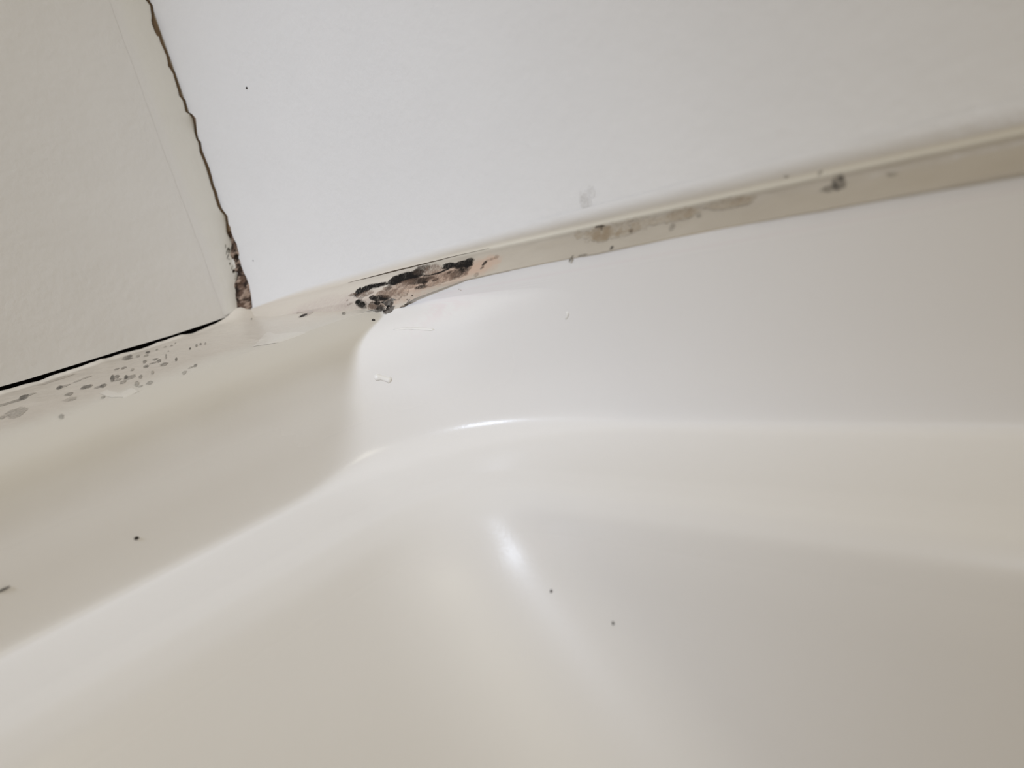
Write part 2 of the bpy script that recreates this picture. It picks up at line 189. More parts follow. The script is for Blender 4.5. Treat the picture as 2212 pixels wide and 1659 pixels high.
# ------------------------------------------------------------------ bathtub (one moulded shell)
# xR, yL, z : where the shell stands off the right / left wall at this level; Ax, Cx, Cy, By : the moulded corner
K = [ # xR    yL      z      Ax     Cx     Cy     By    soft_rows soft_cols
 (.0008, .0008, -.359, .0018, .0008, .0008, .0018, .3, .3),
 (.0008, .0008, -.006, .0018, .0008, .0008, .0018, .3, .3),
 (.0040, .0020, -.0035, .0046, .0040, .0020, .0028, .3, .3),
 (.0040, .0100, -.0036, .0046, .0040, .0100, .0108, 1.5, .3),
 (.0040, .0300, -.0044, .0046, .0040, .0300, .0308, 2, .3),
 (.0040, .0600, -.0053, .0046, .0040, .0600, .0608, 2, .3),
 (.0040, .0900, -.0068, .0046, .0040, .0902, .0908, 1.5, .3),
 (.0040, .0960, -.0078, .0053, .0042, .1150, .1500, 1.2, .3),
 (.0040, .1000, -.0091, .0085, .0045, .1220, .1620, 1.2, .3),
 (.0040, .1040, -.0108, .0175, .0050, .1255, .1690, 1.2, .5),
 (.0040, .1065, -.0135, .0238, .0055, .1270, .1700, 1.2, .8),
 (.0040, .1090, -.0190, .0284, .0060, .1280, .1710, 1.5, 1.5),
 (.0040, .1118, -.0295, .0335, .0064, .1290, .1715, 1.5, 3.0),
 (.0042, .1136, -.0400, .0400, .0068, .1300, .1735, 1.3, 5.0),
 (.0046, .1142, -.0428, .0500, .0085, .1340, .1780, 1.5, 6.0),
 (.0080, .1165, -.0430, .0545, .0125, .1380, .1820, 1.5, 6.0),
 (.0285, .1385, -.0434, .0580, .0280, .1410, .1730, 1.0, 4.0),
 (.0340, .1445, -.0444, .0570, .0335, .1470, .1730, 1.1, 4.0),
 (.0370, .1500, -.0480, .0590, .0370, .1525, .1760, 1.2, 4.0),
 (.0390, .1570, -.0560, .0660, .0395, .1600, .1860, 2.2, 5.0),
 (.0530, .2400, -.1500, .1100, .0550, .2440, .2900, 4, 6.0),
 (.0680, .3200, -.2600, .1700, .0740, .3280, .3900, 8, 6.0),
 (.0900, .3500, -.2950, .2000, .0980, .3580, .4300, 8, 6.0),
 (.1500, .4100, -.3020, .2500, .1580, .4180, .4900, 8, 6.0),
]
K = np.array(K); step = .0005
rows = []
for a, b in zip(K[:-1], K[1:]):
    n = max(1, int(np.ceil(np.abs(b[:3] - a[:3]).max() / step)))
    rows.append(a + (b - a) * (np.arange(n) / n)[:, None])
rows = np.vstack(rows + [K[-1:]])
rows = np.hstack([gauss(rows[:, :7], rows[:, 7] / 1000 / step), rows[:, 7:]])
sel = [0]
for i in range(1, len(rows)):
    z = rows[i, 2]; yl = rows[i, 1]
    lim = .02 if i < 600 and yl < .001 else (.0007 if (yl > .1 and z > -.065) else (.002 if z > -.065 else .004))
    if np.abs(rows[i, :3] - rows[sel[-1], :3]).max() >= lim * .99: sel.append(i)
if sel[-1] != len(rows) - 1: sel.append(len(rows) - 1)
rows = rows[sel]
YF, XF = 1.50, 0.76
def loop(r):
    xR, yL, z, Ax, Cx, Cy, By, _, sc = r
    pts = []
    far = min(xR, .2)
    rc = .004 + min(.06, max(0, (-z - .004)) * 1.2) if z > -.35 else .004
    # left side, coming from far x
    xs = [XF - far - rc, .45, .30, .22, .17]
    line1 = [(x, yL) for x in xs]
    # near corner, densely sampled then softened
    s1 = np.linspace(.155, Ax, 60)[:-1]; c1 = np.stack([s1, np.full_like(s1, yL)], 1)
    t = np.linspace(0, 1, 70)[:, None]
    bz = (1 - t) ** 2 * np.array([[Ax, yL]]) + 2 * t * (1 - t) * np.array([[Cx, Cy]]) + t ** 2 * np.array([[xR, By]])
    e = By + .05; s2 = np.linspace(By, e, 30)[1:]; c2 = np.stack([np.full_like(s2, xR), s2], 1)
    P = np.vstack([c1, bz, c2])
    seg = np.r_[0, np.cumsum(np.linalg.norm(np.diff(P, axis=0), axis=1))]
    nn = 200; L1 = seg[58]; L2 = seg[129]  # resample: dense through the corner
    u = np.r_[np.linspace(0, max(L1 - .012, .001), 30), np.linspace(max(L1 - .012, .001), L2 + .01, 130)[1:], np.linspace(L2 + .01, seg[-1], 20)[1:]]
    ud = np.linspace(0, seg[-1], 700)
    Q = np.stack([np.interp(ud, seg, P[:, 0]), np.interp(ud, seg, P[:, 1])], 1)
    ds = seg[-1] / 699; s = sc / 1000 / ds
    h = int(3 * s) + 1; j = np.arange(-h, h + 1); wt = np.exp(-.5 * (j / s) ** 2); wt /= wt.sum()
    Qp = np.vstack([Q[0] + (Q[0] - Q[1]) * np.arange(h, 0, -1)[:, None], Q, Q[-1] + (Q[-1] - Q[-2]) * np.arange(1, h + 1)[:, None]])
    Qs = np.stack([np.convolve(Qp[:, k], wt, 'valid') for k in (0, 1)], 1)
    R = np.stack([np.interp(u, ud, Qs[:, 0]), np.interp(u, ud, Qs[:, 1])], 1)
    pts = line1 + [tuple(p) for p in R]
    pts += [(xR, y) for y in (.46, .6, .9, 1.2)]
    yf = YF - far
    def arc(cx, cy, a0, a1, n=8): return [(cx + rc * math.cos(a), cy + rc * math.sin(a)) for a in np.linspace(a0, a1, n)]
    pts += arc(xR + rc, yf - rc, math.pi, math.pi / 2)
    pts += [(.3, yf), (.5, yf)]
    xf = XF - far
    pts += arc(xf - rc, yf - rc, math.pi / 2, 0)
    pts += [(xf, 1.2), (xf, .9), (xf, .6)]
    pts += arc(xf - rc, yL + rc, 0, -math.pi / 2)[:-1]
    return np.array([(p[0], p[1], z) for p in pts])
LP = np.array([loop(r) for r in rows]); nR, nC = LP.shape[:2]
V = LP.reshape(-1, 3)
idx = np.arange(nC); nxt = np.roll(idx, -1)
F = []
for i in range(nR - 1):
    a = i * nC; b = a + nC
    F.append(np.stack([a + idx, b + idx, b + nxt, a + nxt], 1))
F = [tuple(f) for f in np.vstack(F)]
base = (nR - 1) * nC
F.append(tuple(base + i for i in range(nC)))
tc = np.tile(C_TUB, (len(V), 1))
# faint pink tinge where the mould has stained the shell below the bead
for (cy, cz, ry, rz, st) in [(.128, -.0085, .012, .004, .5), (.122, -.012, .006, .005, .25), (.139, -.0065, .006, .003, .4)]:
    d = ((V[:, 1] - cy) / ry) ** 2 + ((V[:, 2] - cz) / rz) ** 2
    mk = st * np.clip(1 - d, 0, 1) * sstep(.35, .65, fbm(V[:, 1] * 700, V[:, 2] * 900, 5)) * (V[:, 0] < .03)
    tc = lerp(tc, rgb(.80, .70, .70), mk[:, None])
# beige shade painted in on the rounded shoulder below left wall, dimming its light
shoulder_shade = sstep(.026, .010, -V[:, 2] + .006 * (fbm(V[:, 0] * 40, V[:, 2] * 60, 15) - .5)) * sstep(.0016, .0001, V[:, 1] - np.repeat(rows[:, 1], nC)) * (V[:, 1] > .05) * (V[:, 1] < .116)
tc = lerp(tc, rgb(.585, .540, .455), (.85 * shoulder_shade)[:, None])
# matt film of dried caulk and soap on the shell close under the mouldy bead; the rest is glossy
matt = sstep(.032, .018, -V[:, 2]) * sstep(.150, .125, V[:, 1]) * (V[:, 0] < .05) * (V[:, 1] > .05)
rough = lerp(.27, .72, np.maximum(matt, shoulder_shade * .6))
rough = np.maximum(rough, lerp(.27, .42, sstep(.051, .064, -V[:, 2])))    # scrubbed inside
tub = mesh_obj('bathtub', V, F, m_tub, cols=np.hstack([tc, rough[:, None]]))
tag(tub, 'white moulded acrylic bathtub with a narrow ledge around its rounded inner corner', 'bathtub')

# ------------------------------------------------------------------ caulk along the right wall
ZB = np.array([(-.01, -.004), (0, -.004), (.02, -.0080), (.04, -.0098), (.09, -.0100), (.1000, -.0092), (.1060, -.0076), (.1131, -.0060), (.1356, -.0037), (.1465, -.0035), (.1609, -.0034), (.1804, -.0035), (.2036, -.0033), (.23, -.0036), (.257, -.0040), (1.5, -.004)])
def bead_top(y): return np.interp(y, [0, .01, .03, .05, .11, .15, .2, .3, 1.5], [.0002, .0010, .0026, .0038, .0056, .0060, .0060, .0058, .0058])
def bead_ridge(y): return np.interp(y, [0, .02, .04, .09, .13, .18, .22, .26, 1.5], [.0000, .0008, .0014, .0020, .0024, .0021, .0018, .0014, .0014])
def bead_point(y, z):
    """x of the bead face at (y, z)"""
    y = np.asarray(y, float); z = np.asarray(z, float)
    zt = bead_top(y); zr = bead_ridge(y); zb = np.interp(y, ZB[:, 0], ZB[:, 1])
    up = np.clip((z - zr) / (zt - zr), 0, 1)
    film = .0001 + .0005 * (1 - up) ** 2.0
    rid = .0008 * np.exp(-((z - zr) / .00042) ** 2) * (z >= zr) + .0008 * np.exp(-((z - zr) / .0010) ** 2) * (z < zr)
    lo = np.clip((zr - z) / np.maximum(zr - zb, 1e-5), 0, 1)
    body = .0006 + .0039 * np.clip((zr - z) / (zr + .0036), 0, 1) ** 1.6
    xx = np.where(z >= zr, film, body) + rid * np.interp(y, [.02, .06, .12, .2], [.15, .3, .6, 1.0])
    # old caulk swells out over the deck near the corner
    xx = xx + .0030 * np.interp(y, [0, .02, .09, .130], [.3, .6, .35, 0]) * sstep(.35, 1, lo)
    xx = xx + .00028 * (fbm(y * 260, z * 500, 3) - .5) * sstep(.0, .4, lo) + .00025 * (fbm(y * 60, z * 300, 9) - .5)
    return np.maximum(rx(z), -.01) * (z > 0) + xx
K_ = {'k': rgb(.030, .028, .026), 'p': rgb(.50, .40, .36), 'b': rgb(.30, .235, .16), 'o': rgb(.56, .40, .30)}
def bead_base(y, z):
    n = fbm(y * 90, z * 400, 21)[..., None]
    c = lerp(rgb(.50, .445, .365), rgb(.59, .535, .45), n)
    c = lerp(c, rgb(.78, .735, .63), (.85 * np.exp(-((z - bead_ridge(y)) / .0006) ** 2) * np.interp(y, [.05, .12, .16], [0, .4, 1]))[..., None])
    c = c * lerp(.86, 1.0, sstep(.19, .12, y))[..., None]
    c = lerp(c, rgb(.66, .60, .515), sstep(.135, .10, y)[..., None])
    up = sstep(0, 1, (z - bead_ridge(y)) / (bead_top(y) - bead_ridge(y)))[..., None]
    return lerp(c, C_WALL, up ** 1.1)
class Stain:
    def __init__(s, row, color, seed, soft=.55, grain=1.0, th=None):
        cx, cy, ux, uy, vx, vy, dk = row[:7]
        s.c = np.array([cx, cy]) / 1000; s.A = np.linalg.inv(np.array([[ux, vx], [uy, vy]]) / 1000); s.B = np.array([[ux, vx], [uy, vy]]) / 1000
        s.dk = dk; s.col = color; s.seed = seed; s.soft = soft; s.g = grain
    def mask(s, a, b):
        p = np.stack([np.asarray(a) - s.c[0], np.asarray(b) - s.c[1]], -1) @ s.A.T
        r = np.hypot(p[..., 0], p[..., 1])
        n = fbm(p[..., 0] * 1.7 + 7 * s.seed, p[..., 1] * 1.7, s.seed) - .5
        n2 = fbm(np.asarray(a) * 1500 + s.seed, np.asarray(b) * 1500, s.seed + 50) - .5
        e = 1.50 - r + .75 * n + .35 * s.g * n2
        tex = fbm(np.asarray(a) * 2600 + 3 * s.seed, np.asarray(b) * 2600, s.seed + 90, 3)
        dk = np.clip(s.dk * (1 + (1.5 * (1 - s.dk) + .12) * (tex - .5) * 2), 0, 1)
        return dk * sstep(.0, s.soft, e) * (r < 2.0)
STR = []
for i, row in enumerate(STAINS_R):
    if row[7] in 'op': STR.append(('stain', Stain(row, K_[row[7]], 300 + i, .8, .8)))
for i, row in enumerate(SPOTS_R):
    STR.append(('mould', Stain(row, rgb(.016, .014, .013) if row[6] > .73 else (rgb(.055, .040, .031) if row[6] > .62 else rgb(.17, .115, .085)), 10 + i, .5, 1.2)))
for i, row in enumerate(STAINS_R):
    if row[7] not in 'op': STR.append(('spot', Stain(row, K_[row[7]], 500 + i, .5, 1.2)))
def bead_colour(y, z, kinds=('stain', 'mould', 'spot')):
    c = bead_base(y, z)
    for k, s in STR:
        if k not in kinds: continue
        near = (np.abs(y - s.c[0]) < 2.05 * np.abs(s.B[0]).sum()) & (np.abs(z - s.c[1]) < 2.05 * np.abs(s.B[1]).sum())
        if near.any():
            m = np.zeros(y.shape); m[near] = s.mask(y[near], z[near]); c = lerp(c, s.col, m[..., None])
    return c
ys = np.r_[np.arange(.0035, .30, .0006), np.arange(.30, 1.497, .02)]
us = np.linspace(0, 1, 60)
Yg, Ug = np.meshgrid(ys, us, indexing='ij'); zt = bead_top(Yg); zb = np.interp(Yg, ZB[:, 0], ZB[:, 1])
Zg = zt + (zb - zt) * Ug
Xg = bead_point(Yg, Zg)
V = np.stack([Xg, Yg, Zg], -1).reshape(-1, 3)
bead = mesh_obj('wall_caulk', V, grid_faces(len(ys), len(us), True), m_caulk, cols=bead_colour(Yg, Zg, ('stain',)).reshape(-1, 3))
tag(bead, 'yellowed caulk bead with black mould between right wall and tub', 'caulk')

def patch(name, parent, surf, colour, a0, a1, b0, b1, da, db, sel_fn, lift, mat, label=None, relief=0.0):
    """a thin crust lying on a surface: the grid cells where sel_fn is true"""
    A, B = np.meshgrid(np.arange(a0, a1, da), np.arange(b0, b1, db), indexing='ij')
    mk = sel_fn(A, B); keep = mk > .04
    P = surf(A, B, lift * sstep(.02, .25, mk) + relief * mk * fbm(A * 2500, B * 2500, 77))
    C = colour(A, B)
    n, m = A.shape; fc = grid_faces(n, m, True)
    kf = keep.ravel()[fc].all(1)
    fc = fc[kf]
    if len(fc) == 0: return None
    used = np.unique(fc); mp = np.full(n * m, -1); mp[used] = np.arange(len(used))
    o = mesh_obj(name, P.reshape(-1, 3)[used], mp[fc], mat, parent, C.reshape(-1, 3)[used])
    if label: o['label'] = label
    return o
def bead_surf(y, z, h): 
    return np.stack([bead_point(y, z) + h + .00003, y, z], -1)
def union(lst):
    def f(a, b):
        m = np.zeros(a.shape)
        for s in lst: m = np.maximum(m, s.mask(a, b))
        return m
    return f
def bbox(lst, k=2.0):
    lo = np.min([s.c - k * np.abs(s.B).sum(1) for s in lst], 0); hi = np.max([s.c + k * np.abs(s.B).sum(1) for s in lst], 0); return lo, hi
def cluster(lst, gap=1.0):
    left = list(lst); out = []
    while left:
        g = [left.pop(0)]; grew = True
        while grew:
            grew = False
            for s in list(left):
                if any((np.abs(s.c - t.c) < gap * (np.abs(s.B).sum(1) + np.abs(t.B).sum(1))).all() for t in g):
                    g.append(s); left.remove(s); grew = True
        out.append(g)
    return out
for kind, lab in (('mould', 'black mould crust on the caulk'), ('spot', 'small brown and grey mould spots')):
    for g in cluster([s for k, s in STR if k == kind], .8):
        lo, hi = bbox(g); big = (hi - lo).max() > .012
        d = (.00013, .00009) if big else (.00012, .00008)
        patch('mould_patch' if big else 'mould_spot', bead, bead_surf, bead_colour, lo[0], hi[0], lo[1], hi[1], d[0], d[1], union(g), .00012 if big else .00005, m_mould,
              lab if big else None, .00015 if big else 0)
# hairline split along the top of the bead above the mould
yy = np.linspace(.076, .143, 120); zc = bead_ridge(yy) - .0000 + .00012 * (fbm(yy * 300, yy * 0, 4) - .5)
hw = .00010 * np.interp(yy, [.076, .085, .10, .118, .13, .143], [.2, .6, 1.6, 1.2, .5, .2])
V = np.vstack([bead_surf(yy, zc + hw, .00005), bead_surf(yy, zc - hw, .00005)])
n = len(yy); hs = mesh_obj('hairline_crack', V, [(i, i + 1, n + i + 1, n + i) for i in range(n - 1)], m_mould, bead, np.tile(rgb(.10, .08, .06), (2 * n, 1)))

# ------------------------------------------------------------------ caulk smeared over the tub deck along the left wall
def deck_z(x, y):
    z = Lz(y)
    t = .0002 + .0006 * (1 - sstep(.035, .085, y + .018 * (fbm(np.asarray(x) * 45, np.asarray(y) * 0 + .3, 31) - .5)))
    lip = np.interp(x, gb[::-1, 0], gb[::-1, 1])
    z = z + t
    # rolled lip under the open joint
    z = z + (lip - (Lz(0.0) + .0009)) * np.exp(-np.asarray(y) / .006)
    z = z + .0034 * np.exp(-((np.asarray(x) - .001) / .006) ** 2 - (np.asarray(y) / .007) ** 2)
    z = z + (.0004 * (1 - sstep(.07, .095, y)) + .00004) * (fbm(np.asarray(x) * 300, np.asarray(y) * 140, 41) - .5) + .0006 * (fbm(np.asarray(x) * 60, np.asarray(y) * 40, 43) - .5) * sstep(0, .02, y) * (1 - sstep(.06, .09, y))
    return z - .0016 * sstep(.086, .103, y)
def deck_base(x, y):
    n = fbm(x * 120, y * 60, 51)[..., None]
    c = lerp(rgb(.50, .445, .375), rgb(.57, .515, .44), n)
    c = lerp(rgb(.80, .75, .67), c, sstep(.0015, .007, y)[..., None])           # cleaner lip
    near = sstep(.055, .010, x)[..., None]; c = lerp(c, rgb(.66, .605, .525), near * .8)
    grime = (sstep(.25, .7, fbm(x * 55 + y * 6, y * 16, 53)) * sstep(.025, .06, x) * (1 - sstep(.02, .055, y)))[..., None]
    c = lerp(c, rgb(.52, .475, .40), .5 * grime)
    return lerp(c, lerp(C_TUB, rgb(.585, .540, .455), .85), sstep(.068, .088, y + .010 * (fbm(x * 60, y * 30, 57) - .5))[..., None])  # blends into the same painted shade tone as the tub's shoulder
DST = [Stain(r, rgb(.055, .052, .044), 700 + i, .6, 1.0) for i, r in enumerate(SPOTS_L)] + [Stain(r, rgb(.035, .031, .028), 800 + i, .4, 1.0) for i, r in enumerate(SPOTS_D)]
def deck_colour(x, y, spots=True):
    c = deck_base(x, y)
    if spots:
        for s in DST: c = lerp(c, s.col, (s.mask(x, y) * .97)[..., None])
    return c
xs = np.r_[np.arange(.0005, .14, .0005), np.arange(.14, .752, .01)]; yv = np.r_[np.arange(.0005, .012, .00025), np.arange(.012, .094, .0006), np.arange(.094, .1066, .0003)]
Xg, Yg = np.meshgrid(xs, yv, indexing='ij'); xa = np.interp(Yg, [.080, .090, .096, .100, .104, .1065], [0, .0040, .0050, .0080, .0168, .0230])
Xg = xa + Xg * (1 - xa / .752); Zg = deck_z(Xg, Yg)
Zg = Zg - .0008 * sstep(.004, 0, Xg - xa) * (Yg > .1)
deck = mesh_obj('deck_caulk', np.stack([Xg, Yg, Zg], -1).reshape(-1, 3), grid_faces(len(xs), len(yv), True), m_caulk, cols=deck_colour(Xg, Yg, False).reshape(-1, 3))
tag(deck, 'grey spotted caulk smeared on tub deck under the open black joint of left wall', 'caulk')
def deck_surf(x, y, h): return np.stack([x, y, deck_z(x, y) + h + .00004], -1)
for g in cluster(DST, .55):
    lo, hi = bbox(g)
    patch('mould_spot', deck, deck_surf, deck_colour, lo[0], hi[0], lo[1], hi[1], .00012, .0004, union(g), .00004, m_mould)
# raised smears of caulk dragged over the deck
def smear(name, parent, surf, colour, poly, h, label=None):
    poly = np.array(poly) / 1000; lo = poly.min(0); hi = poly.max(0); n = len(poly)
    def inside(a, b):
        d = np.full(a.shape, 9.0); ins = np.zeros(a.shape, bool)
        for i in range(n):
            p, q = poly[i], poly[(i + 1) % n]; e = q - p
            t = np.clip(((a - p[0]) * e[0] + (b - p[1]) * e[1]) / (e @ e), 0, 1)
            d = np.minimum(d, np.hypot(a - p[0] - t * e[0], b - p[1] - t * e[1]))
            c = ((p[1] > b) != (q[1] > b)); xi = p[0] + (b - p[1]) * (q[0] - p[0]) / (q[1] - p[1] + 1e-12); ins ^= c & (a < xi)
        return np.where(ins, np.clip(d / .0025, 0, 1) + .05, 0)
    s = max((hi - lo).max() / 110, .00008)
    return patch(name, parent, surf, colour, lo[0] - s, hi[0] + s, lo[1] - s, hi[1] + s, s, s, inside, h, m_caulk, label, h)
light_caulk = lambda x, y: lerp(deck_base(x, y), rgb(.80, .76, .69), .35)
for poly in SMEARS: smear('caulk_smear', deck, deck_surf, light_caulk, poly, .00006)

# dark void behind the open joint
vx = np.linspace(-.001, .75, 60)
V = [(x, -.004, .004) for x in vx] + [(x, -.004, -.006) for x in vx] + [(x, .0006, -.006) for x in vx]
n = len(vx); F = [(i, i + 1, n + i + 1, n + i) for i in range(n - 1)] + [(n + i, n + i + 1, 2 * n + i + 1, 2 * n + i) for i in range(n - 1)]
mesh_obj('joint_void', V, F, m_cavity, deck, smooth=False)

# ------------------------------------------------------------------ caulk in the vertical corner joint
st = np.array(STRIP) / 1000; zz = np.linspace(.0008, .1175, 420)
sl = np.interp(zz, st[::-1, 1], st[::-1, 0]) * 0 + .0088 + .0012 * (fbm(zz * 40, zz * 0, 61) - .5)
o_ = np.argsort(cl[:, 1]); er = np.interp(zz, cl[o_, 1], cl[o_, 0]) + .00035 * (fbm(zz * 900, zz * 0, 62, 3) - .5)
tw = np.linspace(0, 1, 26)
X = sl[:, None] + (er - sl)[:, None] * tw[None, :]
prof = .00006 + .00042 * sstep(0, .7, tw) ; prof = prof * (1 - .75 * sstep(.93, 1.0, tw))
Y = prof[None, :] + .00012 * (fbm(X * 300, zz[:, None] * 90, 63) - .5) * sstep(0, .3, tw)[None, :]
Y[:, -1] = -.0016; X[:, -1] += .0001
Zv = np.repeat(zz[:, None], len(tw), 1)
cc = lerp(np.tile(C_WALL, (X.size, 1)), rgb(.79, .778, .735), (.85 * sstep(.05, .4, np.tile(tw, len(zz))))[:, None])
grimy = sstep(.985, 1, np.tile(tw, len(zz))); cc = lerp(cc, rgb(.30, .22, .15), (grimy * .8)[:, None])
strip = mesh_obj('corner_caulk', np.stack([X, Y, Zv], -1).reshape(-1, 3), grid_faces(len(zz), len(tw), True), m_caulk, cols=cc)
tag(strip, 'cracked strip of caulk running up the corner between the two walls', 'caulk')
# upper continuation out of view, straight
# old brown mouldy caulk lying deep in the split
zz2 = np.linspace(-.0028, .1175, 700); o2 = np.argsort(cr[:, 1])
yr = np.interp(zz2, cr[o2, 1], cr[o2, 0]); xl = np.interp(zz2, cl[o_, 1], cl[o_, 0])
tt = np.linspace(0, 1, 40)
wide = sstep(.0295, .0235, zz2)
dp = (.0036 - .0014 * wide)
PL = np.stack([xl + .0022, -dp], 1); PR = np.stack([rx(zz2) - dp, np.maximum(yr, 0) + .0022], 1)
XY = PL[:, None, :] + (PR - PL)[:, None, :] * tt[None, :, None]
nz = fbm(np.repeat(tt[None], len(zz2), 0) * 5, zz2[:, None] * 700 + 0 * tt[None], 71)
lump = (nz - .5) * .0012 * wide[:, None] * np.sin(np.pi * tt)[None]
XY = XY + (1.6 * lump + .0006 * wide[:, None] * np.sin(np.pi * tt)[None])[..., None] * np.array([.7, .7])
Z2 = np.repeat(zz2[:, None], len(tt), 1)
n2 = fbm(np.repeat(tt[None], len(zz2), 0) * 4 + 3, Z2 * 420, 73)
cb = lerp(np.broadcast_to(rgb(.13, .085, .062), XY.shape[:2] + (3,)), rgb(.035, .025, .02), sstep(.42, .6, n2)[..., None])
cb = lerp(cb, rgb(.36, .27, .21), (sstep(.55, .75, nz) * wide[:, None])[..., None])
cb = lerp(cb, rgb(.022, .016, .013), ((1 - sstep(0, .22, tt) * sstep(1, .80, tt))[None] * wide[:, None] * .8)[..., None])
cb = np.where((zz2 > .030)[:, None, None], lerp(cb, rgb(.34, .25, .17), .65), cb)
mesh_obj('old_caulk', np.concatenate([XY, Z2[..., None]], -1).reshape(-1, 3), grid_faces(len(zz2), len(tt)), m_mould, strip, cb.reshape(-1, 3))['label'] = 'brown mouldy caulk inside the split'
def on_left(x, z, h): return np.stack([x, np.full_like(x, .00050) + h, z], -1)
V, F = [], []
fp = np.array(FLAP) / 1000; n = len(fp)
V = [(p[0], .0009, p[1]) for p in fp] + [(p[0], .0002, p[1]) for p in fp]
F = [tuple(range(n)), tuple(range(2 * n - 1, n - 1, -1))] + [(i, (i + 1) % n, n + (i + 1) % n, n + i) for i in range(n)]
fo = mesh_obj('peeling_flap', V, F, m_fresh, strip, smooth=False); fo['label'] = 'white sliver of caulk peeling off'
bm = bmesh.new(); bm.from_mesh(fo.data); bmesh.ops.recalc_face_normals(bm, faces=bm.faces); bm.to_mesh(fo.data); bm.free()
VST = [Stain(r, rgb(.045, .035, .028), 900 + i, .5, .6) for i, r in enumerate(SPOTS_V)]
def v_colour(x, z):
    c = np.broadcast_to(rgb(.77, .755, .69), x.shape + (3,)).copy()
    for s in VST: c = lerp(c, s.col, s.mask(x, z)[..., None])
    return c
for g in cluster(VST, .7):
    lo, hi = bbox(g)
    patch('mould_spot', strip, on_left, v_colour, lo[0], hi[0], lo[1], hi[1], .00008, .00008, union(g), .00005, m_mould)

# ------------------------------------------------------------------ bits stuck on the surfaces
from mathutils.bvhtree import BVHTree
dg = bpy.context.evaluated_depsgraph_get()
trees = {o.name: BVHTree.FromObject(o, dg) for o in (tub, wr, wl, deck, bead)}
def settle(near, target):
    loc, nor, i, d = trees[target].find_nearest(Vector(near))
    return loc, nor
def speck(name, p, target, size, label, mat, cat='speck', seed=0, stretch=(1, 1), rot=0.0, group=None):
    loc, nor = settle(p, target)
    view = Vector(CAM_P) - loc
    if nor.dot(view) < 0: nor = -nor
    bm = bmesh.new(); bmesh.ops.create_icosphere(bm, subdivisions=2, radius=1)
    for v in bm.verts:
        c = v.co; k = 1 + .5 * (float(fbm(c.x * 1.3 + seed, c.y * 1.3 + c.z, seed)) - .5)
        v.co = Vector((c.x * stretch[0] * k, c.y * stretch[1] * k, c.z * .45 * k))
    me = bpy.data.meshes.new(name); bm.to_mesh(me); bm.free(); me.materials.append(mat)
    me.transform(Matrix.Scale(size, 4)); me.transform(Matrix.Rotation(rot, 4, 'Z'))
    me.polygons.foreach_set('use_smooth', [True] * len(me.polygons))
    o = bpy.data.objects.new(name, me); COL.objects.link(o); o.location = loc + nor * size * .2
    o.rotation_euler = nor.to_track_quat('Z', 'Y').to_euler()
    return tag(o, label, cat, group)
speck('speck', (.0921, .1125, -.0336), 'bathtub', .00045, 'dark speck on the beige side of the tub, above the left ledge', m_dirt, seed=1, stretch=(1.2, .8))
speck('speck', (.1168, .1125, -.0315), 'bathtub', .0005, 'faint thin grey streak on the tub side at the left edge of the photo', m_dirt, seed=2, stretch=(2.6, .35))
speck('speck', (.0428, .1796, -.0622), 'bathtub', .00030, 'tiny black speck on the lit inner corner of the tub', m_dirt, seed=3, stretch=(.8, 1.1))
speck('speck', (.0415, .1927, -.0673), 'bathtub', .00030, 'tiny dark speck in the tub below and right of the lit corner', m_dirt, seed=4, stretch=(.8, 1.2))
speck('speck', (-.005, .0454, .0696), 'wall_right', .00042, 'grey speck high on the right wall beside the cracked corner', m_dirt, seed=5, stretch=(1.3, .9))
speck('speck', (-.003, .0133, .0171), 'wall_right', .00026, 'tiny dark speck low on the right wall beside the brown split', m_dirt, seed=6)
# dried white caulk stuck to the shell (parts of the tub)
def streak(name, pts, rad, parent, label, seed):
    ring = []; V = []; F = []; n = 7
    P = [settle(p, 'bathtub') for p in pts]
    for i, (p, nor) in enumerate(P):
        if nor.dot(Vector(CAM_P) - p) < 0: nor = -nor
        d = (P[min(i + 1, len(P) - 1)][0] - P[max(i - 1, 0)][0]).normalized(); s = d.cross(nor).normalized()
        r = rad * (0.35 if i in (0, len(P) - 1) else 1) * (.6 + .9 * float(fbm(np.array(i * .7), np.array(seed * 3.1), seed)))
        for k in range(n):
            a = 2 * math.pi * k / n; V.append(p + s * (r * math.cos(a)) + nor * (r * .30 * math.sin(a)))
    for i in range(len(P) - 1):
        for k in range(n): F.append((i * n + k, i * n + (k + 1) % n, (i + 1) * n + (k + 1) % n, (i + 1) * n + k))
    F.append(tuple(range(n))[::-1]); F.append(tuple(range((len(P) - 1) * n, len(P) * n)))
    o = mesh_obj(name, V, F, m_fresh, parent); o['label'] = label; return o
def path(*kp, n=9):
    kp = np.array(kp); u = np.linspace(0, len(kp) - 1, n)
    return [tuple(np.interp(u[i], np.arange(len(kp)), kp[:, c]) for c in range(3)) for i in range(n)]
streak('caulk_streak', path((.0149, .1134, -.0119), (.0136, .1178, -.0123), (.0127, .1225, -.0131), (.0118, .1266, -.0139), n=14), .00035, tub, 'thin white streak of dried caulk', 1)
streak('caulk_flake', path((.0252, .1135, -.0216), (.0243, .1150, -.0221), (.0236, .1163, -.0229), (.0229, .1173, -.0236), n=9), .00080, tub, 'ragged white fleck of dried caulk', 2)
streak('caulk_flake', path((.0042, .1665, -.0152), (.0042, .1662, -.0160), (.0043, .1655, -.0169), n=6), .00050, tub, 'small white drip', 3)
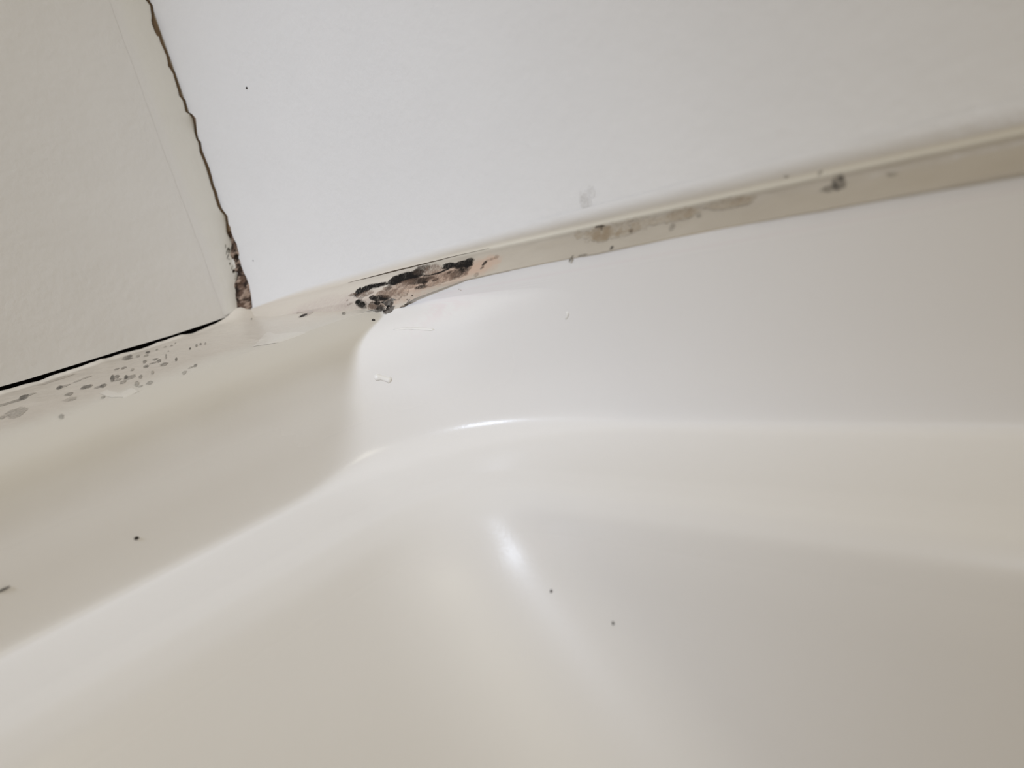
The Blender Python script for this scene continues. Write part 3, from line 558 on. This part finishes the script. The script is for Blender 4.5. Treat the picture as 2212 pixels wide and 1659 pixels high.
# faint grey smudge on the right wall above the bead
SM = [Stain((174.7, 6.9, 1.3, .1, -.3, 2.2, .35), rgb(.42, .40, .37), 41, .9, .8), Stain((176.6, 9.0, 1.0, .1, -.2, 1.2, .18), rgb(.42, .40, .37), 42, .9, .8)]
def wall_surf(y, z, h): return np.stack([rx(z) + h + .00004, y, z], -1)
def wall_col(y, z):
    c = np.broadcast_to(C_WALL, y.shape + (3,)).copy()
    for s in SM: c = lerp(c, s.col, s.mask(y, z)[..., None])
    return c
lo, hi = bbox(SM)
patch('smudge', wr, wall_surf, wall_col, lo[0], hi[0], max(lo[1], .004), hi[1], .00015, .00015, union(SM), .00002, m_caulk, 'faint grey smudge')
# crust that has crept past the foot of the bead onto the shell

def creep(name, parent, centre, spots, half, step, label=None, lift=.00010):
    # cells are dropped along 'fall' onto whatever is there: shell, bead or deck caulk
    fall = Vector((-.50, -.80, -.33)).normalized(); u = Vector((.68, -.35, -.19)); u = -(u - u.dot(fall) * fall).normalized(); v = u.cross(fall).normalized()
    if v.z < 0: v = -v
    if u.dot(Vector((-.68, .68, -.27))) < 0: u = -u
    na = int(2 * half[0] / step) + 1; nb = int(2 * half[1] / step) + 1
    A, B = np.meshgrid((np.arange(na) * step - half[0]), (np.arange(nb) * step - half[1]), indexing='ij')
    mk = np.zeros(A.shape); C = np.broadcast_to(rgb(.66, .62, .56), A.shape + (3,)).copy()
    for s in spots:
        m = s.mask(A, B); C = lerp(C, s.col, m[..., None]); mk = np.maximum(mk, m)
    P = np.zeros(A.shape + (3,)); ok = mk > .22
    c = Vector(centre)
    for i in range(na):
        for j in range(nb):
            if not ok[i, j]: continue
            o = c + u * float(A[i, j]) + v * float(B[i, j]) - fall * .05; best = None
            for nm in ('bathtub', 'wall_caulk', 'deck_caulk'):
                h = trees[nm].ray_cast(o, fall, .12)
                if h[0] is not None and (best is None or h[3] < best): best = h[3]
            if best is None: ok[i, j] = False
            else: P[i, j] = o + fall * (best - lift * float(sstep(.2, .6, mk[i, j])) - .00005)
    fc = grid_faces(na, nb); fc = fc[ok.ravel()[fc].all(1)]
    if len(fc) == 0: print('EMPTY', name); return
    used = np.unique(fc); mp = np.full(na * nb, -1); mp[used] = np.arange(len(used))
    o = mesh_obj(name, P.reshape(-1, 3)[used], mp[fc], m_mould, parent, C.reshape(-1, 3)[used])
    if label: o['label'] = label
BK = rgb(.016, .014, .013); BR = rgb(.075, .062, .052)
def E_(px, py, w, h, dk, col, seed, ang=0, k=.133):
    a = math.radians(ang)
    return Stain((px * k, py * k, w * k * math.cos(a), w * k * math.sin(a), -h * k * math.sin(a), h * k * math.cos(a), dk), col, seed, .45, 1.0)
creep('mould_patch', bead, (.0053, .0983, -.0064), [E_(-6, 3, 15, 7, .8, BR, 61, -12), E_(5, -5, 11, 8, .85, BR, 62, -10), E_(0, -10, 7, 4, .97, BK, 63), E_(1, -18, 10, 6, .8, BR, 64), E_(-4, 9, 7, 4, .95, BK, 65), E_(21, -5, 3, 3, .7, BR, 66), E_(24, -10, 2.4, 3, .7, BR, 67), E_(14, -11, 2.5, 2.5, .6, BR, 68)], (.0055, .0042), .00011, 'grey and black mould blobs below the bead')
creep('mould_spot', deck, (.0088, .0576, -.0046), [E_(6, 2, 16, 9, .55, rgb(.40, .32, .28), 72), E_(0, 0, 8, 5.5, .95, BK, 71)], (.0055, .0032), .00012)
creep('mould_spot', deck, (.0091, .0821, -.0061), [E_(0, 0, 4, 3, .7, BR, 73)], (.0012, .001), .00010)
creep('mould_spot', tub, (.0112, .0998, -.0091), [E_(0, 0, 3, 3.4, .95, BK, 74)], (.0012, .001), .00010)
creep('mould_spot', tub, (.0042, .1082, -.0073), [E_(0, 0, 5, 1.6, .7, BR, 75, 14)], (.0015, .001), .00010)
